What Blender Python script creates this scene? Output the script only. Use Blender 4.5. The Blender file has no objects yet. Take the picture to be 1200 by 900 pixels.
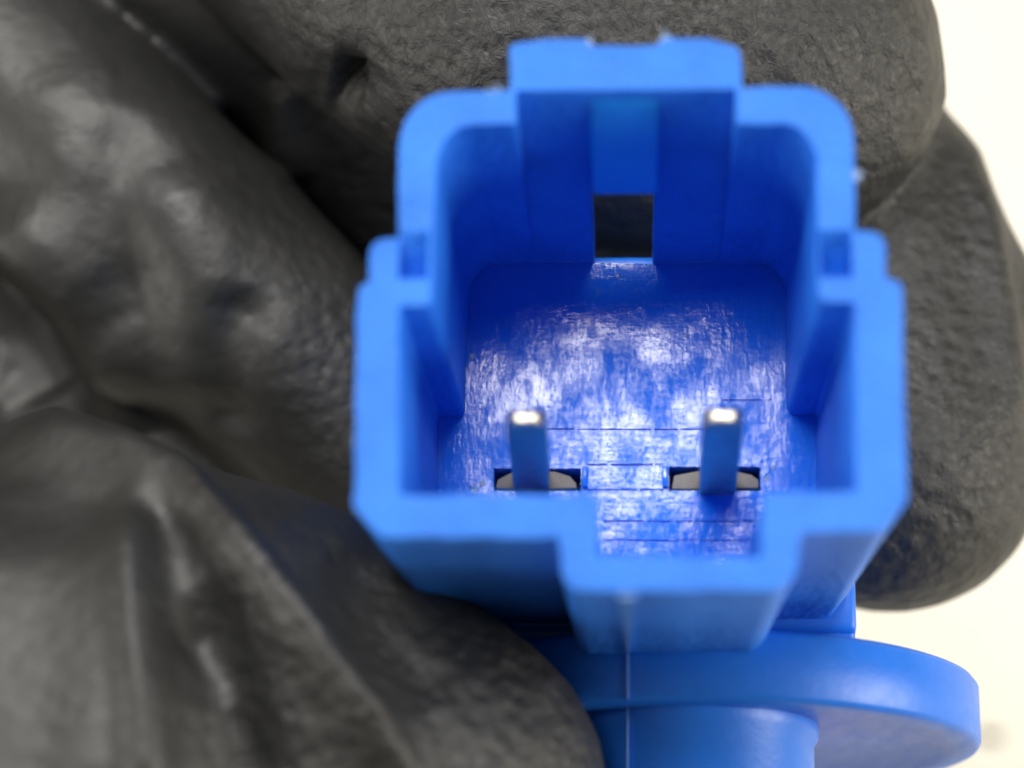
import bpy, bmesh, math, random
import numpy as np
from mathutils import Vector, Matrix, noise
random.seed(7)
sc = bpy.context.scene
col = sc.collection
# ------------------------------------------------------------------ camera (1 unit = 1 cm)
sc.unit_settings.system = 'METRIC'
sc.unit_settings.scale_length = 0.01
F = 2400.0                       # focal length in pixels of the 1200 x 900 photograph
n = Vector((140, -680, -F)).normalized()          # world -Z seen from the camera
Zc = -n
Xc = Vector((1, 0, 140 / F)).normalized()
Yc = Zc.cross(Xc)
R = Matrix((Xc, Yc, Zc))                          # camera -> world
def ray(px, py): return R @ Vector(((px - 600) / F, (450 - py) / F, -1))
CAM = -(ray(740, 350) * 7.5)
def P(px, py, z):                                 # where a sight line crosses the level z
    d = ray(px, py); t = (z - CAM.z) / d.z
    return CAM + d * t
def T(v):                                         # world -> photograph
    c = R.transposed() @ (Vector(v) - CAM)
    return 600 + F * c.x / -c.z, 450 - F * c.y / -c.z
cd = bpy.data.cameras.new('camera'); cam = bpy.data.objects.new('camera', cd); col.objects.link(cam)
cam.matrix_world = Matrix.Translation(CAM) @ R.to_4x4()
cd.sensor_width = 36; cd.lens = F / 1200 * 36
cd.clip_start = 0.05; cd.clip_end = 500
cd.dof.use_dof = True
cd.dof.focus_distance = 9.3
cd.dof.aperture_fstop = 0.26
cd.dof.aperture_blades = 0
sc.camera = cam
# ------------------------------------------------------------------ world, light, exposure
w = bpy.data.worlds.new('World'); sc.world = w; w.use_nodes = True
w.node_tree.nodes['Background'].inputs[0].default_value = (1.0, 0.96, 0.90, 1)
w.node_tree.nodes['Background'].inputs[1].default_value = 0.16
def area(name, loc, target, size, watts, colour, size_y=None):
    d = bpy.data.lights.new(name, 'AREA'); d.size = size; d.energy = watts; d.color = colour
    if size_y: d.shape = 'RECTANGLE'; d.size_y = size_y
    o = bpy.data.objects.new(name, d); col.objects.link(o); o.location = loc
    o.rotation_euler = (Vector(target) - Vector(loc)).to_track_quat('-Z', 'Y').to_euler()
    return o
area('ceiling_panel_light', (-3, 15.6, 37), (0, 0, -1), 30, 25500, (1.0, 0.97, 0.93), 15.5)
area('right_side_light', (34, -6, 9), (0, 0, -1), 16, 13000, (1.0, 0.94, 0.83))  # low light from the right, its source unseen
area('left_fill_light', (-36, -8, 9), (0, 0, -1), 16, 8500, (1.0, 0.96, 0.89))  # added fill, low at the left to brighten the thumb
sc.view_settings.view_transform = 'Standard'; sc.view_settings.look = 'None'
sc.view_settings.exposure = 0.0; sc.view_settings.gamma = 1
sc.render.engine = 'CYCLES'
# ------------------------------------------------------------------ helpers
def tag(o, label=None, cat=None, kind=None, group=None):
    if label: o['label'] = label
    if cat: o['category'] = cat
    if kind: o['kind'] = kind
    if group: o['group'] = group
    return o
def smooth(me, ang=38):
    me.shade_smooth(); me.set_sharp_from_angle(angle=math.radians(ang))
def link(name, bm, mat, parent=None, sm=True):
    bmesh.ops.recalc_face_normals(bm, faces=bm.faces)
    me = bpy.data.meshes.new(name); bm.to_mesh(me); bm.free()
    if sm: smooth(me)
    if mat: me.materials.append(mat)
    o = bpy.data.objects.new(name, me); col.objects.link(o)
    if parent: o.parent = parent
    return o
def fillet(pts, seg=7):
    """rounded closed outline from (x, y, radius) corners"""
    out = []; N = len(pts)
    for i in range(N):
        p = Vector(pts[i][:2]); r = pts[i][2]
        a = Vector(pts[i - 1][:2]); b = Vector(pts[(i + 1) % N][:2])
        u = (a - p); v = (b - p); lu, lv = u.length, v.length; u.normalize(); v.normalize()
        ang = u.angle(v)
        if r <= 0 or ang > 3.0: out.append(p); continue
        t = min(r / math.tan(ang / 2), lu * .48, lv * .48)
        r = t * math.tan(ang / 2)
        c = p + (u + v).normalized() * (r / math.sin(ang / 2))
        s, e = p + u * t - c, p + v * t - c
        tot = s.angle_signed(e) if s.length > 1e-9 else 0
        k = seg if r > 12 else 4
        for j in range(k + 1):
            q = s.copy(); q.rotate(Matrix.Rotation(-tot * j / k, 2)); out.append(c + q)
    return out
def outline(pts):                                  # rim corners read at z = 0, in cm
    q = fillet(pts); res = []
    for a, b in zip(q, q[1:] + q[:1]):               # moulded edges are never quite straight
        k = max(1, int((b - a).length / 16))
        for j in range(k):
            c = a.lerp(b, j / k)
            wv = noise.noise_vector(Vector((c.x / 38, c.y / 38, 3.3)))
            res.append(P(c.x + wv.x * 2.4, c.y + wv.y * 2.4, 0).xy)
    return res
def prism(pts, z0, z1, grow=0.0, bm=None, shrink_low=0.0):
    bm = bm or bmesh.new()
    c = sum((Vector(p) for p in pts), Vector((0, 0))) / len(pts)
    lo = [bm.verts.new((*(c + (Vector(p) - c) * (1 - shrink_low)), z0)) for p in pts]
    hi = [bm.verts.new((*p, z1)) for p in pts]
    N = len(pts)
    bm.faces.new(hi); bm.faces.new(lo[::-1])
    for i in range(N): bm.faces.new((lo[i], lo[(i + 1) % N], hi[(i + 1) % N], hi[i]))
    bmesh.ops.recalc_face_normals(bm, faces=bm.faces)
    return bm
def hexa(bm, c8):                                  # box from its eight corners (low four, high four)
    v = [bm.verts.new(c) for c in c8]
    for f in ((0,3,2,1),(4,5,6,7),(0,1,5,4),(1,2,6,5),(2,3,7,6),(3,0,4,7)): bm.faces.new([v[i] for i in f])
    return bm
def box(bm, x0, x1, y0, y1, z0, z1):
    return hexa(bm, [(x0,y0,z0),(x1,y0,z0),(x1,y1,z0),(x0,y1,z0),(x0,y0,z1),(x1,y0,z1),(x1,y1,z1),(x0,y1,z1)])
def temp(bm):
    bmesh.ops.recalc_face_normals(bm, faces=bm.faces)
    me = bpy.data.meshes.new('tmp'); bm.to_mesh(me); bm.free()
    o = bpy.data.objects.new('tmp', me); col.objects.link(o); return o
def cut(o, bm, op='DIFFERENCE'):
    t = temp(bm)
    m = o.modifiers.new('b', 'BOOLEAN'); m.object = t; m.operation = op; m.solver = 'EXACT'
    apply(o); bpy.data.objects.remove(t)
def apply(o):
    bpy.context.view_layer.update()
    dg = bpy.context.evaluated_depsgraph_get()
    me = bpy.data.meshes.new_from_object(o.evaluated_get(dg))
    o.modifiers.clear(); o.data = me
def bevel(o, width, seg=3, ang=35):
    m = o.modifiers.new('bv', 'BEVEL'); m.width = width; m.segments = seg
    m.limit_method = 'ANGLE'; m.angle_limit = math.radians(ang); m.harden_normals = False
    m.use_clamp_overlap = True
    apply(o); smooth(o.data, 40)
# ------------------------------------------------------------------ materials
class NT:
    def __init__(s, name):
        s.m = bpy.data.materials.new(name); s.m.use_nodes = True
        s.t = s.m.node_tree; s.b = s.t.nodes['Principled BSDF']
        s.co = s.t.nodes.new('ShaderNodeTexCoord')
    def node(s, k, **kw):
        x = s.t.nodes.new(k)
        for a, v in kw.items(): setattr(x, a, v)
        return x
    def l(s, a, b): s.t.links.new(a, b)
    def mapping(s, scale=(1,1,1), rot=(0,0,0)):
        x = s.node('ShaderNodeMapping'); x.inputs['Scale'].default_value = scale
        x.inputs['Rotation'].default_value = rot
        s.l(s.co.outputs['Object'], x.inputs['Vector']); return x.outputs[0]
    def noise(s, vec, scale, detail=4, rough=.6, dist=0):
        x = s.node('ShaderNodeTexNoise'); x.inputs['Scale'].default_value = scale
        x.inputs['Detail'].default_value = detail; x.inputs['Roughness'].default_value = rough
        x.inputs['Distortion'].default_value = dist; s.l(vec, x.inputs['Vector']); return x.outputs['Fac']
    def vor(s, vec, scale, feature='F1', rand=1):
        x = s.node('ShaderNodeTexVoronoi', feature=feature); x.inputs['Scale'].default_value = scale
        x.inputs['Randomness'].default_value = rand
        s.l(vec, x.inputs['Vector']); return x.outputs['Distance']
    def ramp(s, f, stops):
        x = s.node('ShaderNodeValToRGB'); e = x.color_ramp.elements
        while len(e) > 1: e.remove(e[-1])
        e[0].position = stops[0][0]; e[0].color = stops[0][1]
        for p, c in stops[1:]:
            k = e.new(p); k.color = c
        s.l(f, x.inputs[0]); return x.outputs[0]
    def math(s, op, a, b=None, c=None):
        x = s.node('ShaderNodeMath', operation=op)
        for i, v in enumerate((a, b, c)):
            if v is None: continue
            if isinstance(v, (int, float)): x.inputs[i].default_value = v
            else: s.l(v, x.inputs[i])
        return x.outputs[0]
    def bump(s, h, dist, strength=1, prev=None):
        x = s.node('ShaderNodeBump'); x.inputs['Distance'].default_value = dist
        x.inputs['Strength'].default_value = strength; s.l(h, x.inputs['Height'])
        if prev: s.l(prev, x.inputs['Normal'])
        return x.outputs[0]
def G(v): return (v, v, v, 1)
BLUE = (0.008, 0.15, 0.74, 1)
def plastic(name, rough=.5, spec=.45, relief=1.0, sss=.06, lo=(0.008, 0.150, 0.68, 1), hi=(0.018, 0.205, 0.82, 1)):
    s = NT(name); b = s.b
    f = s.noise(s.mapping(), 3.0, 5)
    s.l(s.ramp(f, [(.3, lo), (.7, hi)]), b.inputs['Base Color'])
    g = s.noise(s.mapping((1, 1, .25)), 14, 5)
    s.l(s.math('MULTIPLY_ADD', g, .25, rough - .12), b.inputs['Roughness'])
    b.inputs['Specular IOR Level'].default_value = spec
    b.inputs['Subsurface Weight'].default_value = sss
    b.inputs['Subsurface Radius'].default_value = (.02, .06, .2); b.inputs['Subsurface Scale'].default_value = .5
    nrm = s.bump(s.noise(s.mapping((1, 1, .5)), 26, 4), .012 * relief)
    nrm = s.bump(s.noise(s.mapping(), 110, 3), .003 * relief, 1, nrm)
    s.l(nrm, b.inputs['Normal'])
    return s.m
M_SHELL = plastic('blue_moulded_plastic', .5, .55, 1.5)
M_BRIDGE = plastic('thin_blue_plastic_lit', .4, .5, .5, .6, (0.015, 0.30, 0.88, 1), (0.025, 0.35, 0.95, 1))  # thin translucent blue; base also lightened so the bridge looks lit
M_FLANGE = plastic('blue_flange_plastic', .40, .5, .12, .06, (0.008, 0.145, 0.66, 1), (0.014, 0.18, 0.76, 1))
def floor_mat():
    s = NT('blue_cavity_plastic'); b = s.b
    b.inputs['Base Color'].default_value = BLUE
    b.inputs['Specular IOR Level'].default_value = .42
    # scuffs left by the mould and by plugging: fine strokes along y, a few across, in loose patches
    st = s.noise(s.mapping((1.0, .26, 1)), 38, 4, .6, .4)
    st2 = s.noise(s.mapping((1.0, .2, 1)), 100, 3, .6, .3)
    sh = s.noise(s.mapping((.12, 1.0, 1)), 48, 3, .6, .3)
    gr = s.noise(s.mapping(), 75, 4, .6)
    patch = s.noise(s.mapping((1, .7, 1)), 5.5, 4, .55, .3)
    q = s.math('ADD', s.math('MULTIPLY', st, .20), s.math('MULTIPLY', st2, .16))
    q = s.math('ADD', q, s.math('MULTIPLY', sh, .08))
    q = s.math('ADD', q, s.math('MULTIPLY', gr, .10))
    q = s.math('ADD', q, s.math('MULTIPLY', patch, .46))
    s.l(s.ramp(q, [(.42, G(.02)), (.49, G(.22)), (.55, G(.62)), (.62, G(.95))]), b.inputs['Specular IOR Level'])
    s.l(s.ramp(patch, [(.38, G(.17)), (.60, G(.08))]), b.inputs['Roughness'])
    nr = s.bump(s.noise(s.mapping(), 5, 3, .5), .005)
    nr = s.bump(st, .0017, 1, nr)
    nr = s.bump(sh, .0005, 1, nr)
    nr = s.bump(gr, .0006, 1, nr)
    s.l(nr, b.inputs['Normal'])
    b.inputs['Subsurface Weight'].default_value = .1
    b.inputs['Subsurface Radius'].default_value = (.02, .06, .2); b.inputs['Subsurface Scale'].default_value = .4
    return s.m
M_FLOOR = floor_mat()
def metal_mat():
    s = NT('tinned_terminal_metal'); b = s.b
    b.inputs['Metallic'].default_value = 1
    s.l(s.ramp(s.noise(s.mapping(), 12, 4), [(.3, (.50, .46, .38, 1)), (.7, (.70, .63, .50, 1))]), b.inputs['Base Color'])
    s.l(s.ramp(s.noise(s.mapping((1, 1, .2)), 40, 4), [(.3, G(.30)), (.7, G(.44))]), b.inputs['Roughness'])
    s.l(s.bump(s.noise(s.mapping((1, 1, .15)), 50, 3), .003), b.inputs['Normal'])
    return s.m
M_METAL = metal_mat()
def glove_mat():
    s = NT('black_nitrile_glove'); b = s.b
    f = s.noise(s.mapping(), 1.1, 5, .6)
    s.l(s.ramp(f, [(.3, (.010, .0103, .0097, 1)), (.7, (.020, .020, .0185, 1))]), b.inputs['Base Color'])
    s.l(s.ramp(s.noise(s.mapping(), 2.4, 5), [(.3, G(.44)), (.7, G(.60))]), b.inputs['Roughness'])
    b.inputs['Specular IOR Level'].default_value = .62
    wob = s.noise(s.mapping(), 3.2, 3, .5, .5)
    cell = s.vor(s.mapping(), 12, 'SMOOTH_F1')
    fine = s.noise(s.mapping(), 24, 5, .6, .6)
    sx = s.node('ShaderNodeSeparateXYZ'); s.l(s.co.outputs['Object'], sx.inputs[0])
    mr = s.node('ShaderNodeMapRange', interpolation_type='SMOOTHSTEP')      # textured finger tips, smoother palm
    for k, v in ((1, -2.3), (2, -.5), (3, .18), (4, 1.0)): mr.inputs[k].default_value = v
    s.l(sx.outputs[0], mr.inputs[0])
    nr = s.bump(wob, .005)
    nr = s.bump(s.math('MULTIPLY', cell, mr.outputs[0]), .024, 1, nr)
    nr = s.bump(s.math('MULTIPLY', fine, mr.outputs[0]), .014, 1, nr)
    s.l(nr, b.inputs['Normal'])
    return s.m
M_GLOVE = glove_mat()
def table_mat():
    s = NT('cream_table_top'); b = s.b
    s.l(s.ramp(s.noise(s.mapping(), .35, 5), [(.3, (.79, .755, .65, 1)), (.7, (.84, .805, .70, 1))]), b.inputs['Base Color'])
    b.inputs['Roughness'].default_value = .5
    s.l(s.bump(s.noise(s.mapping(), 6, 5), .01), b.inputs['Normal'])
    return s.m
M_TABLE = table_mat()
def plain(name, c, r=.6):
    s = NT(name); s.b.inputs['Roughness'].default_value = r
    s.l(s.ramp(s.noise(s.mapping(), 30, 3), [(.3, tuple(x * .8 for x in c) + (1,)), (.7, c + (1,))]), s.b.inputs['Base Color'])
    return s.m
M_TIN = plain('dull_tin', (.22, .205, .185), .6); M_TIN.node_tree.nodes['Principled BSDF'].inputs['Specular IOR Level'].default_value = .15
# ------------------------------------------------------------------ setting: the table top under the hand
TZ = -13.0
bm = bmesh.new(); box(bm, -60, 60, -60, 60, TZ - 2.5, TZ)
tb = link('table', bm, M_TABLE, sm=False)
tag(tb, kind='structure')
sp = P(1160, 863, TZ)
bm = bmesh.new(); bmesh.ops.create_icosphere(bm, subdivisions=2, radius=.07)
for v in bm.verts: v.co += Vector((0, 0, .0)) + v.co * noise.noise(v.co * 30) * .8; v.co.x *= 1.6; v.co.y *= .7; v.co.z *= .5
o = link('dirt_speck', bm, plain('brown_dirt', (.10, .07, .04)))
o.location = (sp.x, sp.y, TZ + .02); tag(o, 'tiny brown speck on the cream table beside the blue flange', 'speck')
# ------------------------------------------------------------------ the sensor with its connector
ZF = -1.60                                          # cavity floor
con = bpy.data.objects.new('sensor', None); col.objects.link(con)
con.location = (P(830, 800, -1.6).x, P(830, 800, -1.6).y, -3.9)
con.empty_display_size = .3
tag(con, 'blue plastic two pin sensor with an open square plug socket, held in a black glove', 'sensor')
INV = Matrix.Translation(-con.location)
def part(o):
    o.parent = con; o.matrix_parent_inverse = INV; return o
OUT = [(597,52,10),(640,47,6),(684,46,4),(694,54,4),(768,53,4),(779,44,4),(830,46,6),(867,56,10),(869,103,3),
       (1000,100,88),(1002,272,5),(1036,273,20),(1038,326,4),(1056,331,9),(1063,588,14),(1036,622,14),(938,624,6),
       (930,692,34),(660,692,26),(655,629,5),(447,629,12),(415,594,14),(419,336,8),(433,332,3),(433,281,18),
       (467,279,3),(468,108,84),(598,106,5)]
CAV = [(512,146,46),(957,143,46),(959,353,10),(1002,353,6),(1004,576,6),(894,577,7),(893,652,7),(702,652,7),(701,580,7),
       (467,580,10),(466,358,6),(505,358,10)]
out2 = outline(OUT); cav2 = outline(CAV)
shell = temp(prism(out2, -2.05, 0, shrink_low=.012))
cut(shell, prism(cav2, ZF - .36, .5))
X = lambda px, py=350: P(px, py, 0).x
Y = lambda py, px=740: P(px, py, 0).y
# key-way in the top wall: deep at the mouth, running out towards the floor
bm = bmesh.new()
hexa(bm, [(X(604,120), Y(160), -1.58), (X(863,120), Y(160), -1.58), (X(863,120), Y(143), -1.58), (X(604,120), Y(143), -1.58),
          (X(604,120), Y(160), .4), (X(863,120), Y(160), .4), (X(863,120), Y(95), .4), (X(604,120), Y(95), .4)])
cut(shell, bm)
# window through the top wall
bm = bmesh.new(); box(bm, X(686,200), X(771,200), Y(153), Y(-60), -2.6, -.78); cut(shell, bm)
# two blind slots in the side walls of the mouth
for a, b in ((467, 502), (960, 999)):
    bm = bmesh.new()                                # far wall of the slot leans back
    hexa(bm, [(X(a,300), Y(326), -.15), (X(b,300), Y(326), -.15), (X(b,300), Y(310), -.15), (X(a,300), Y(310), -.15),
              (X(a,300), Y(326), .4), (X(b,300), Y(326), .4), (X(b,300), Y(163), .4), (X(a,300), Y(163), .4)])
    cut(shell, bm)
    bm = bmesh.new(); box(bm, X(a + 4,300), X(b - 4,300), Y(322), Y(313), -.5, -.1); cut(shell, bm)
shell.name = 'socket_shell'; shell.data.name = 'socket_shell'
bevel(shell, .026, 3, 50)
shell.data.materials.append(M_SHELL)
part(shell)
# bridge over the window, its inner face ramped inwards
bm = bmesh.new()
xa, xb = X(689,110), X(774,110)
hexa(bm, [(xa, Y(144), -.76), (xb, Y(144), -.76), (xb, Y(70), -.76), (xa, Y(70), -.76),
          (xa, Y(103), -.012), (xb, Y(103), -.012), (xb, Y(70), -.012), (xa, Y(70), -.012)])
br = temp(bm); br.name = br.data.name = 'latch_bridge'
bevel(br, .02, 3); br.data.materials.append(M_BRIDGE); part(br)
# cavity floor: slab with terminal slots and moulding joints
cf = [Vector(p) for p in cav2]
fc = sum(cf, Vector((0, 0))) / len(cf)
fl = temp(prism([fc + (p - fc) * .999 for p in cf], ZF - .358, ZF))
def fb(bm, x0, y0, x1, y1, zt=.02, dep=.1):         # box cut into the floor, corners as seen on it
    a, b = P(x0, y1, ZF), P(x1, y0, ZF)
    box(bm, a.x, b.x, a.y, b.y, ZF - dep, ZF + zt)
bm = bmesh.new(); fb(bm, 578, 549, 681, 575, dep=.3); fb(bm, 784, 547, 891, 575, dep=.3); cut(fl, bm)
rg = random.Random(3)
def joints(lines, vertical=False):                  # worn joints: broken, slightly wandering grooves
    bm = bmesh.new()
    for x0, x1, y, dep in lines:
        x = x0
        while x < x1 - 6:
            e = min(x1, x + rg.uniform(22, 60)); w = rg.uniform(.7, 1.3); c = y + rg.uniform(-.6, .6)
            if vertical: fb(bm, c - w, x, c + w, e, dep=dep * rg.uniform(.6, 1))
            else: fb(bm, x, c - w, e, c + w, dep=dep * rg.uniform(.6, 1))
            x = e + rg.uniform(.8, 5)
    cut(fl, bm)
joints([(642, 828, 503, .016), (688, 777, 545, .016), (688, 777, 574, .018), (708, 884, 611, .014), (708, 884, 634, .012), (846, 905, 469, .012)])
joints([(388, 462, 833, .012), (584, 607, 863, .02)], True)
fl.name = fl.data.name = 'cavity_floor'
bevel(fl, .006, 2, 50)
for p in fl.data.polygons: p.use_smooth = abs(p.normal.z) < .995
fl.data.materials.append(M_FLOOR); part(fl)
# terminals
def terminal(bx, by, tx, ty, width):
    base = P(bx, by, ZF)
    z = min((abs(P(tx, ty, q * -.01).y - base.y), q * -.01) for q in range(0, 140))[1]
    top = P(tx, ty, z)
    h = width / 2; th = .085
    bm = bmesh.new()
    rows = [(base.x, base.y, ZF - .28, h, th), (top.x, top.y, z - .07, h, th), (top.x, top.y + .012, z - .02, h * .86, th * .78),
            (top.x, top.y + .02, z, h * .54, th * .46)]
    prev = None
    for cx, y0, zz, hw, t in rows:                   # front face at y0, body behind it
        r = [bm.verts.new(c) for c in ((cx - hw, y0, zz), (cx + hw, y0, zz), (cx + hw, y0 + t, zz), (cx - hw, y0 + t, zz))]
        if prev:
            for i in range(4): bm.faces.new((prev[i], prev[(i + 1) % 4], r[(i + 1) % 4], r[i]))
        else: bm.faces.new(r[::-1])
        prev = r
    bm.faces.new(prev)
    t = temp(bm); t.name = t.data.name = 'terminal'; bevel(t, .009, 2, 20)
    t.data.materials.append(M_METAL); return part(t)
t1 = terminal(621, 574, 616, 502, .158)
t2 = terminal(842, 580, 848, 500, .158)
def shoulder(pts, par, z=-.02):
    q = [P(a, b, ZF + z).xy for a, b in pts]
    o = temp(prism(q, ZF - .27, ZF + z)); o.name = o.data.name = 'terminal_shoulder'
    bevel(o, .006, 2); o.data.materials.append(M_TIN); o.parent = par
    return o
shoulder([(581,572),(583,562),(600,553),(603,553),(603,573)], t1)
shoulder([(641,552),(650,552),(668,558),(675,566),(676,572),(641,573)], t1)
shoulder([(790,557),(822,551),(822,573),(787,573)], t2)
shoulder([(862,552),(880,556),(889,562),(889,572),(862,572)], t2)
# little raised ribs between the slots
for x0, x1 in ((682, 689), (776, 783)):
    bm = bmesh.new()
    a, b = P(x0, 572, ZF), P(x1, 548, ZF); box(bm, a.x, b.x, a.y, b.y, ZF - .05, ZF + .03)
    mf = temp(bm); mf.name = mf.data.name = 'floor_rib'; bevel(mf, .008, 2); mf.data.materials.append(M_FLOOR); part(mf)
# flange disc and barrel, both on an axis along y
ZT = -1.52; AX = P(830, 830, ZT).x
yf, yb = P(830, 820, ZT).y, P(830, 733, ZT).y
LEAN = .065                                          # the body axis leans a little
def lathe_y(prof, cx, cz, seg=128, bm=None):        # prof: (y, radius)
    bm = bm or bmesh.new(); rings = []
    for y, r in prof:
        if r == 0: rings.append([bm.verts.new((cx, y - LEAN * (ZT - cz), cz))]); continue
        rings.append([bm.verts.new((cx + r * math.sin(2 * math.pi * k / seg), y - LEAN * (ZT - cz - r * math.cos(2 * math.pi * k / seg)), cz + r * math.cos(2 * math.pi * k / seg))) for k in range(seg)])
    for a, b in zip(rings, rings[1:]):
        for k in range(seg):
            j = (k + 1) % seg
            f = [a[k] if len(a) > 1 else a[0], b[k] if len(b) > 1 else b[0], b[j] if len(b) > 1 else b[0], a[j] if len(a) > 1 else a[0]]
            u = []
            for q in f:
                if q not in u: u.append(q)
            bm.faces.new(u)
    return bm
RD = 1.33; CZ = ZT - RD
fo = link('flange', lathe_y([(yb, 0), (yb, RD - .05), (yb - .012, RD - .02), (yb - .04, RD), (yf + .03, RD), (yf + .008, RD - .012),
                             (yf, RD - .03), (yf, RD - .16), (yf + .008, RD - .17), (yf + .008, 0)], AX, CZ), M_FLANGE); part(fo); smooth(fo.data, 50)
RB = .56; BX = P(830, 860, CZ + RB).x - .09
zb = CZ + RB + .62
bz = zb - RB                                         # barrel axis height
o = link('barrel', lathe_y([(yf + .01, 0), (yf + .01, RB + .02), (yf - .05, RB + .02), (yf - .075, RB), (yf - 1.9, RB - .02), (yf - 1.95, RB - .07), (yf - 1.95, 0)], BX, bz), M_FLANGE)
part(o); smooth(o.data, 50)
# body block that joins socket and flange
bp = fillet([(P(480,700,-2.3).x*100, yb*100-6, 0),(P(480,700,-2.3).x*100, P(700,300,-2).y*100, 12),(P(1001,700,-2.02).x*100, P(700,300,-2).y*100, 12),(P(1001,700,-2.02).x*100, yb*100-6, 0)])
bb = temp(prism([q / 100 for q in bp], -3.4, -2.0)); bb.name = bb.data.name = 'body_block'
bevel(bb, .03, 3, 50); bb.data.materials.append(M_FLANGE); part(bb)
# sloped web that carries the socket onto the flange
bm = bmesh.new()
wx0, wx1 = P(600,740,-2.2).x, P(1002,700,-2.02).x
hexa(bm, [(wx0, yb - .25, -2.55), (wx1, yb - .25, -2.55), (wx1, yb + .3, -2.55), (wx0, yb + .3, -2.55),
          (wx0, yb + .06, -1.97), (wx1, yb + .06, -1.97), (wx1, yb + .3, -1.97), (wx0, yb + .3, -1.97)])
wb = temp(bm); wb.name = wb.data.name = 'web'; bevel(wb, .03, 3); wb.data.materials.append(M_FLANGE); part(wb)
# parting line of the mould
bm = bmesh.new()
px = P(735, 700, 0).x; yw = P(735, 692, 0).y
for k in range(10):
    z0, z1 = -.03 - k * .15, -.03 - (k + 1) * .15
    w0 = .030 * (1 - k / 11) ; w1 = .030 * (1 - (k + 1) / 11)
    y0 = yw + .012 * -(z0) * .62; y1 = yw + .012 * -(z1) * .62
    pr = .02
    hexa(bm, [(px - w1, y1 - pr, z1), (px + w1, y1 - pr, z1), (px + w1, y1 + .03, z1), (px - w1, y1 + .03, z1),
              (px - w0, y0 - pr, z0), (px + w0, y0 - pr, z0), (px + w0, y0 + .03, z0), (px - w0, y0 + .03, z0)])
def zcyl(x, cx, cz, r): return cz + math.sqrt(max(r * r - (x - cx) ** 2, 0))
zz = zcyl(px, AX, CZ, RD)
box(bm, px - .004, px + .004, yf + .004, yb, zz - .05, zz + .006)
zz = zcyl(px, BX, bz, RB)
box(bm, px - .004, px + .004, yf - 1.85, yf, zz - .05, zz + .024)
o = link('parting_line', bm, plastic('pale_flash_plastic', .3, .6, .5, .06, (.07, .22, .60, 1), (.14, .30, .70, 1))); part(o)
# burrs left on the rim
bmat = plain('pale_burr_plastic', (.26, .38, .60), .5)
for x, y, s in ((688, 52, .022), (781, 48, .026), (486, 152, .02), (578, 110, .018), (584, 108, .014), (1001, 205, .02)):
    bm = bmesh.new(); bmesh.ops.create_icosphere(bm, subdivisions=2, radius=s)
    for v in bm.verts: v.co += v.co.normalized() * s * noise.noise(v.co * 60 + Vector((x, y, 0))) * 1.4
    p = P(x, y, -.03)
    for v in bm.verts: v.co += p
    part(link('burr', bm, bmat))
# crumbs of flash lying on the cavity floor
for x, y, s_ in ((553, 419, .012), (546, 432, .010), (547, 338, .009), (724, 324, .008), (556, 573, .016), (566, 566, .012), (899, 560, .012), (906, 548, .010), (712, 645, .010), (804, 393, .009)):
    bm = bmesh.new(); bmesh.ops.create_icosphere(bm, subdivisions=2, radius=s_)
    for v in bm.verts: v.co += v.co.normalized() * s_ * noise.noise(v.co * 90 + Vector((x, y, 0))) * 1.5; v.co.z *= .5
    p = P(x, y, ZF + .002)
    for v in bm.verts: v.co += p
    part(link('burr', bm, bmat))
# ------------------------------------------------------------------ the gloved hand: one continuous surface
def capsule(bm, a, ra, b, rb, n=10):
    for k in range(n + 1):
        t = k / n; c = a.lerp(b, t); r = ra + (rb - ra) * t
        bmesh.ops.create_icosphere(bm, subdivisions=3, radius=r, matrix=Matrix.Translation(c))
def chain(bm, nodes):
    pts = [(P(x, y, z), r) for x, y, z, r in nodes]
    for (a, ra), (b, rb) in zip(pts, pts[1:]): capsule(bm, a, ra, b, rb)
bm = bmesh.new()
INDEX = [(-100,-900,-2.9,1.5),(180,-420,-2.5,1.25),(500,-60,-2.3,1.0),(650,45,-2.2,1.0),(868,72,-2.45,1.0)]
MIDDLE = [(-100,-700,-4.0,1.4),(190,-150,-3.05,1.04),(400,50,-3.3,.74),(560,225,-3.5,.72),(740,235,-3.25,.80),(960,250,-3.5,.86),(1040,400,-3.5,.86),(1040,540,-3.3,.80)]
PALM = [(-700,-500,-3.6,1.6),(-250,-170,-3.1,.95),(-50,32,-3.0,.74),(150,232,-3.0,.68),(320,400,-3.2,.66),(430,520,-3.4,.6)]
HEEL = [(-300,360,-4.3,1.1),(0,420,-4.15,.95),(180,480,-4.0,.85),(330,560,-3.9,.7)]
THUMB = [(-700,1000,-2.8,1.9),(-200,930,-1.9,1.45),(40,880,-1.75,1.3),(270,865,-1.65,1.10),(490,935,-1.55,.80)]
BACK = [(-500,300,-4.4,1.8),(0,420,-4.2,1.0),(260,560,-4.5,1.0),(330,760,-4.6,1.0)]
FILL = [(-300,-300,-5.2,1.5),(120,60,-4.9,1.1),(330,220,-4.9,1.05),(450,330,-5.0,1.0),(560,480,-5.2,.9)]
WRIST = [(-900,-600,-4.2,2.6),(-1000,900,-3.8,2.6)]
for c in (INDEX, MIDDLE, PALM, HEEL, THUMB, BACK, FILL, WRIST): chain(bm, c)
hand = temp(bm); hand.name = hand.data.name = 'gloved_hand'
m = hand.modifiers.new('r', 'REMESH'); m.mode = 'VOXEL'; m.voxel_size = .036
m2 = hand.modifiers.new('s', 'SMOOTH'); m2.factor = .6; m2.iterations = 14
apply(hand)
me = hand.data; N = len(me.vertices)
co = np.empty(N * 3); me.vertices.foreach_get('co', co); co = co.reshape(-1, 3)
nm = np.empty(N * 3); me.vertex_normals.foreach_get('vector', nm); nm = nm.reshape(-1, 3)
Rt = np.array(R.transposed()); cc = (co - np.array(CAM)) @ Rt.T
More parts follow.
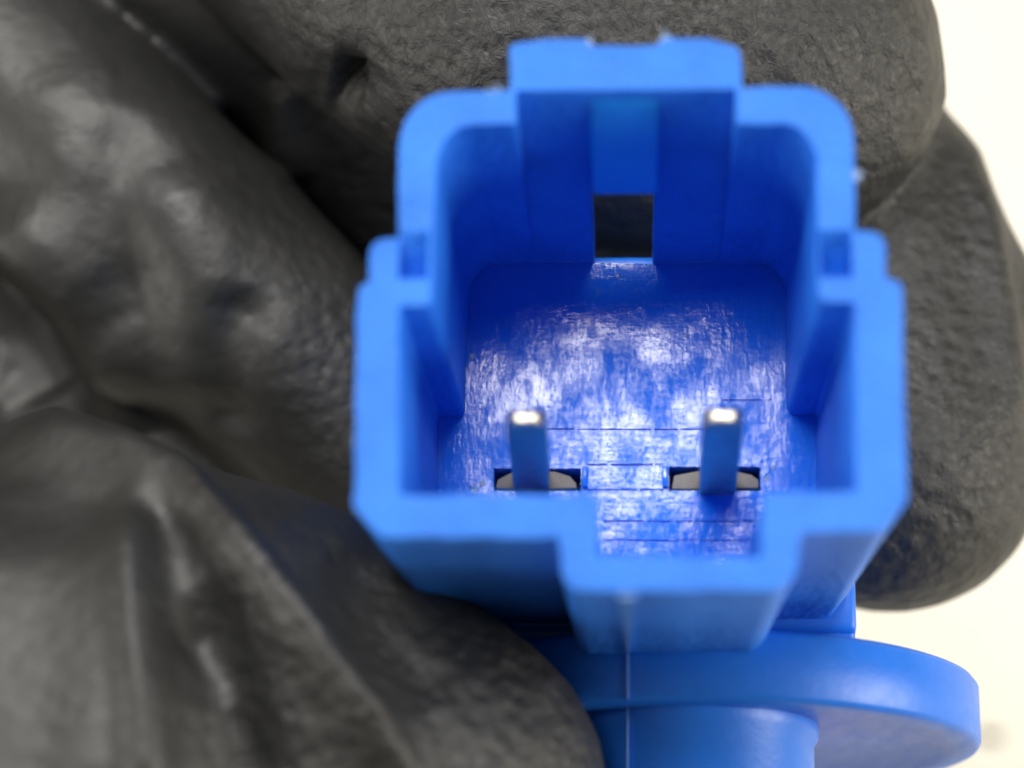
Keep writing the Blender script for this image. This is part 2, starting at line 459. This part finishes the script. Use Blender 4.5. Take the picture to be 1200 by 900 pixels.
ux = 600 + F * cc[:, 0] / -cc[:, 2]; uy = 450 - F * cc[:, 1] / -cc[:, 2]
def pdist(poly):
    best = np.full(N, 1e9); tt = np.zeros(N); L = 0
    for (ax, ay), (bx, by) in zip(poly, poly[1:]):
        dx, dy = bx - ax, by - ay; l2 = dx * dx + dy * dy
        t = np.clip(((ux - ax) * dx + (uy - ay) * dy) / l2, 0, 1)
        d = np.hypot(ux - ax - t * dx, uy - ay - t * dy)
        k = d < best; best[k] = d[k]; tt[k] = (L + t * math.sqrt(l2))[k]; L += math.sqrt(l2)
    return best, tt / L
disp = np.zeros(N); up = nm[:, 2] > -.1
def fold(poly, wid, hgt, zlo, zhi, taper=True):
    d, t = pdist(poly)
    g = np.exp(-(d / wid) ** 2) * hgt
    if taper: g *= np.clip(np.minimum(t, 1 - t) * 6, .15, 1)
    disp[:] += np.where(up & (co[:, 2] > zlo) & (co[:, 2] < zhi), g, 0)
FOLDS = [
 ([(-60,520),(60,545),(150,575),(215,600),(275,665),(350,755),(440,860),(500,940)], 22, .17, -2.6, .5),
 ([(-60,520),(60,545),(150,575),(215,600),(275,665),(350,755),(440,860),(500,940)], 60, .08, -2.6, .5),
 ([(150,585),(160,680),(170,790),(190,960)], 26, .10, -2.6, .5),
 ([(130,600),(125,700),(115,800),(105,960)], 45, .03, -2.6, .5),
 ([(215,690),(260,790),(290,960)], 50, -.16, -2.6, .5),
 ([(390,640),(450,740),(520,830)], 40, -.07, -2.6, .5),
 ([(-60,250),(30,280),(90,335),(130,400),(160,520)], 40, .22, -3.8, -1.4),
 ([(-40,400),(30,400),(70,470)], 60, -.14, -3.9, -1.4),
 ([(60,60),(110,150),(120,240),(100,330)], 70, .04, -3.4, -1.4),
 ([(150,120),(130,230),(150,330),(150,420)], 45, -.07, -3.4, -1.4),
 ([(200,180),(240,300),(260,400),(240,500)], 65, .07, -3.8, -1.4),
 ([(290,330),(270,420),(262,520)], 34, -.08, -3.8, -1.4),
 ([(330,90),(340,170),(350,220)], 22, .08, -4, -1),
 ([(385,95),(425,100)], 24, -.20, -4, -1),
 ([(1000,-40),(1060,40),(1090,110),(1040,220)], 30, .05, -4, -1),
 ([(1110,120),(1150,250),(1175,380),(1190,520)], 18, .08, -5, -2),
]
for f in FOLDS: fold(*f)
low = np.array([noise.fractal(Vector(c) * .9, 1.0, 2.0, 3) for c in co])
mid = np.array([noise.noise(Vector(c) * 3.2 + Vector((9, 1, 4))) for c in co])
# ball of the thumb flattened and slightly tilted, shaped to widen its glare
sm = lambda a, b, x: np.clip((x - a) / (b - a), 0, 1) ** 2 * (3 - 2 * np.clip((x - a) / (b - a), 0, 1))
wt = (1 - sm(120, 215, ux - (uy - 640) * .12)) * sm(600, 720, uy) * ((nm[:, 2] > .2) & (co[:, 2] > -2.2))
ref = P(90, 790, -.55); near = np.hypot(ux - 90, uy - 790) < 25; zr = co[near & (nm[:, 2] > .3), 2].max()
plane = zr - .13 * (co[:, 1] - ref.y) + .02 * (co[:, 0] - ref.x)
disp += low * .012
co2 = co + nm * disp[:, None]
co2[:, 2] += .8 * wt * (plane - co[:, 2])
me.vertices.foreach_set('co', co2.ravel()); me.update(); me.shade_smooth()
me.materials.append(M_GLOVE)
tag(hand, 'gloved hand in black wrinkled rubber, thumb and two fingers pinching the blue sensor', 'hand')
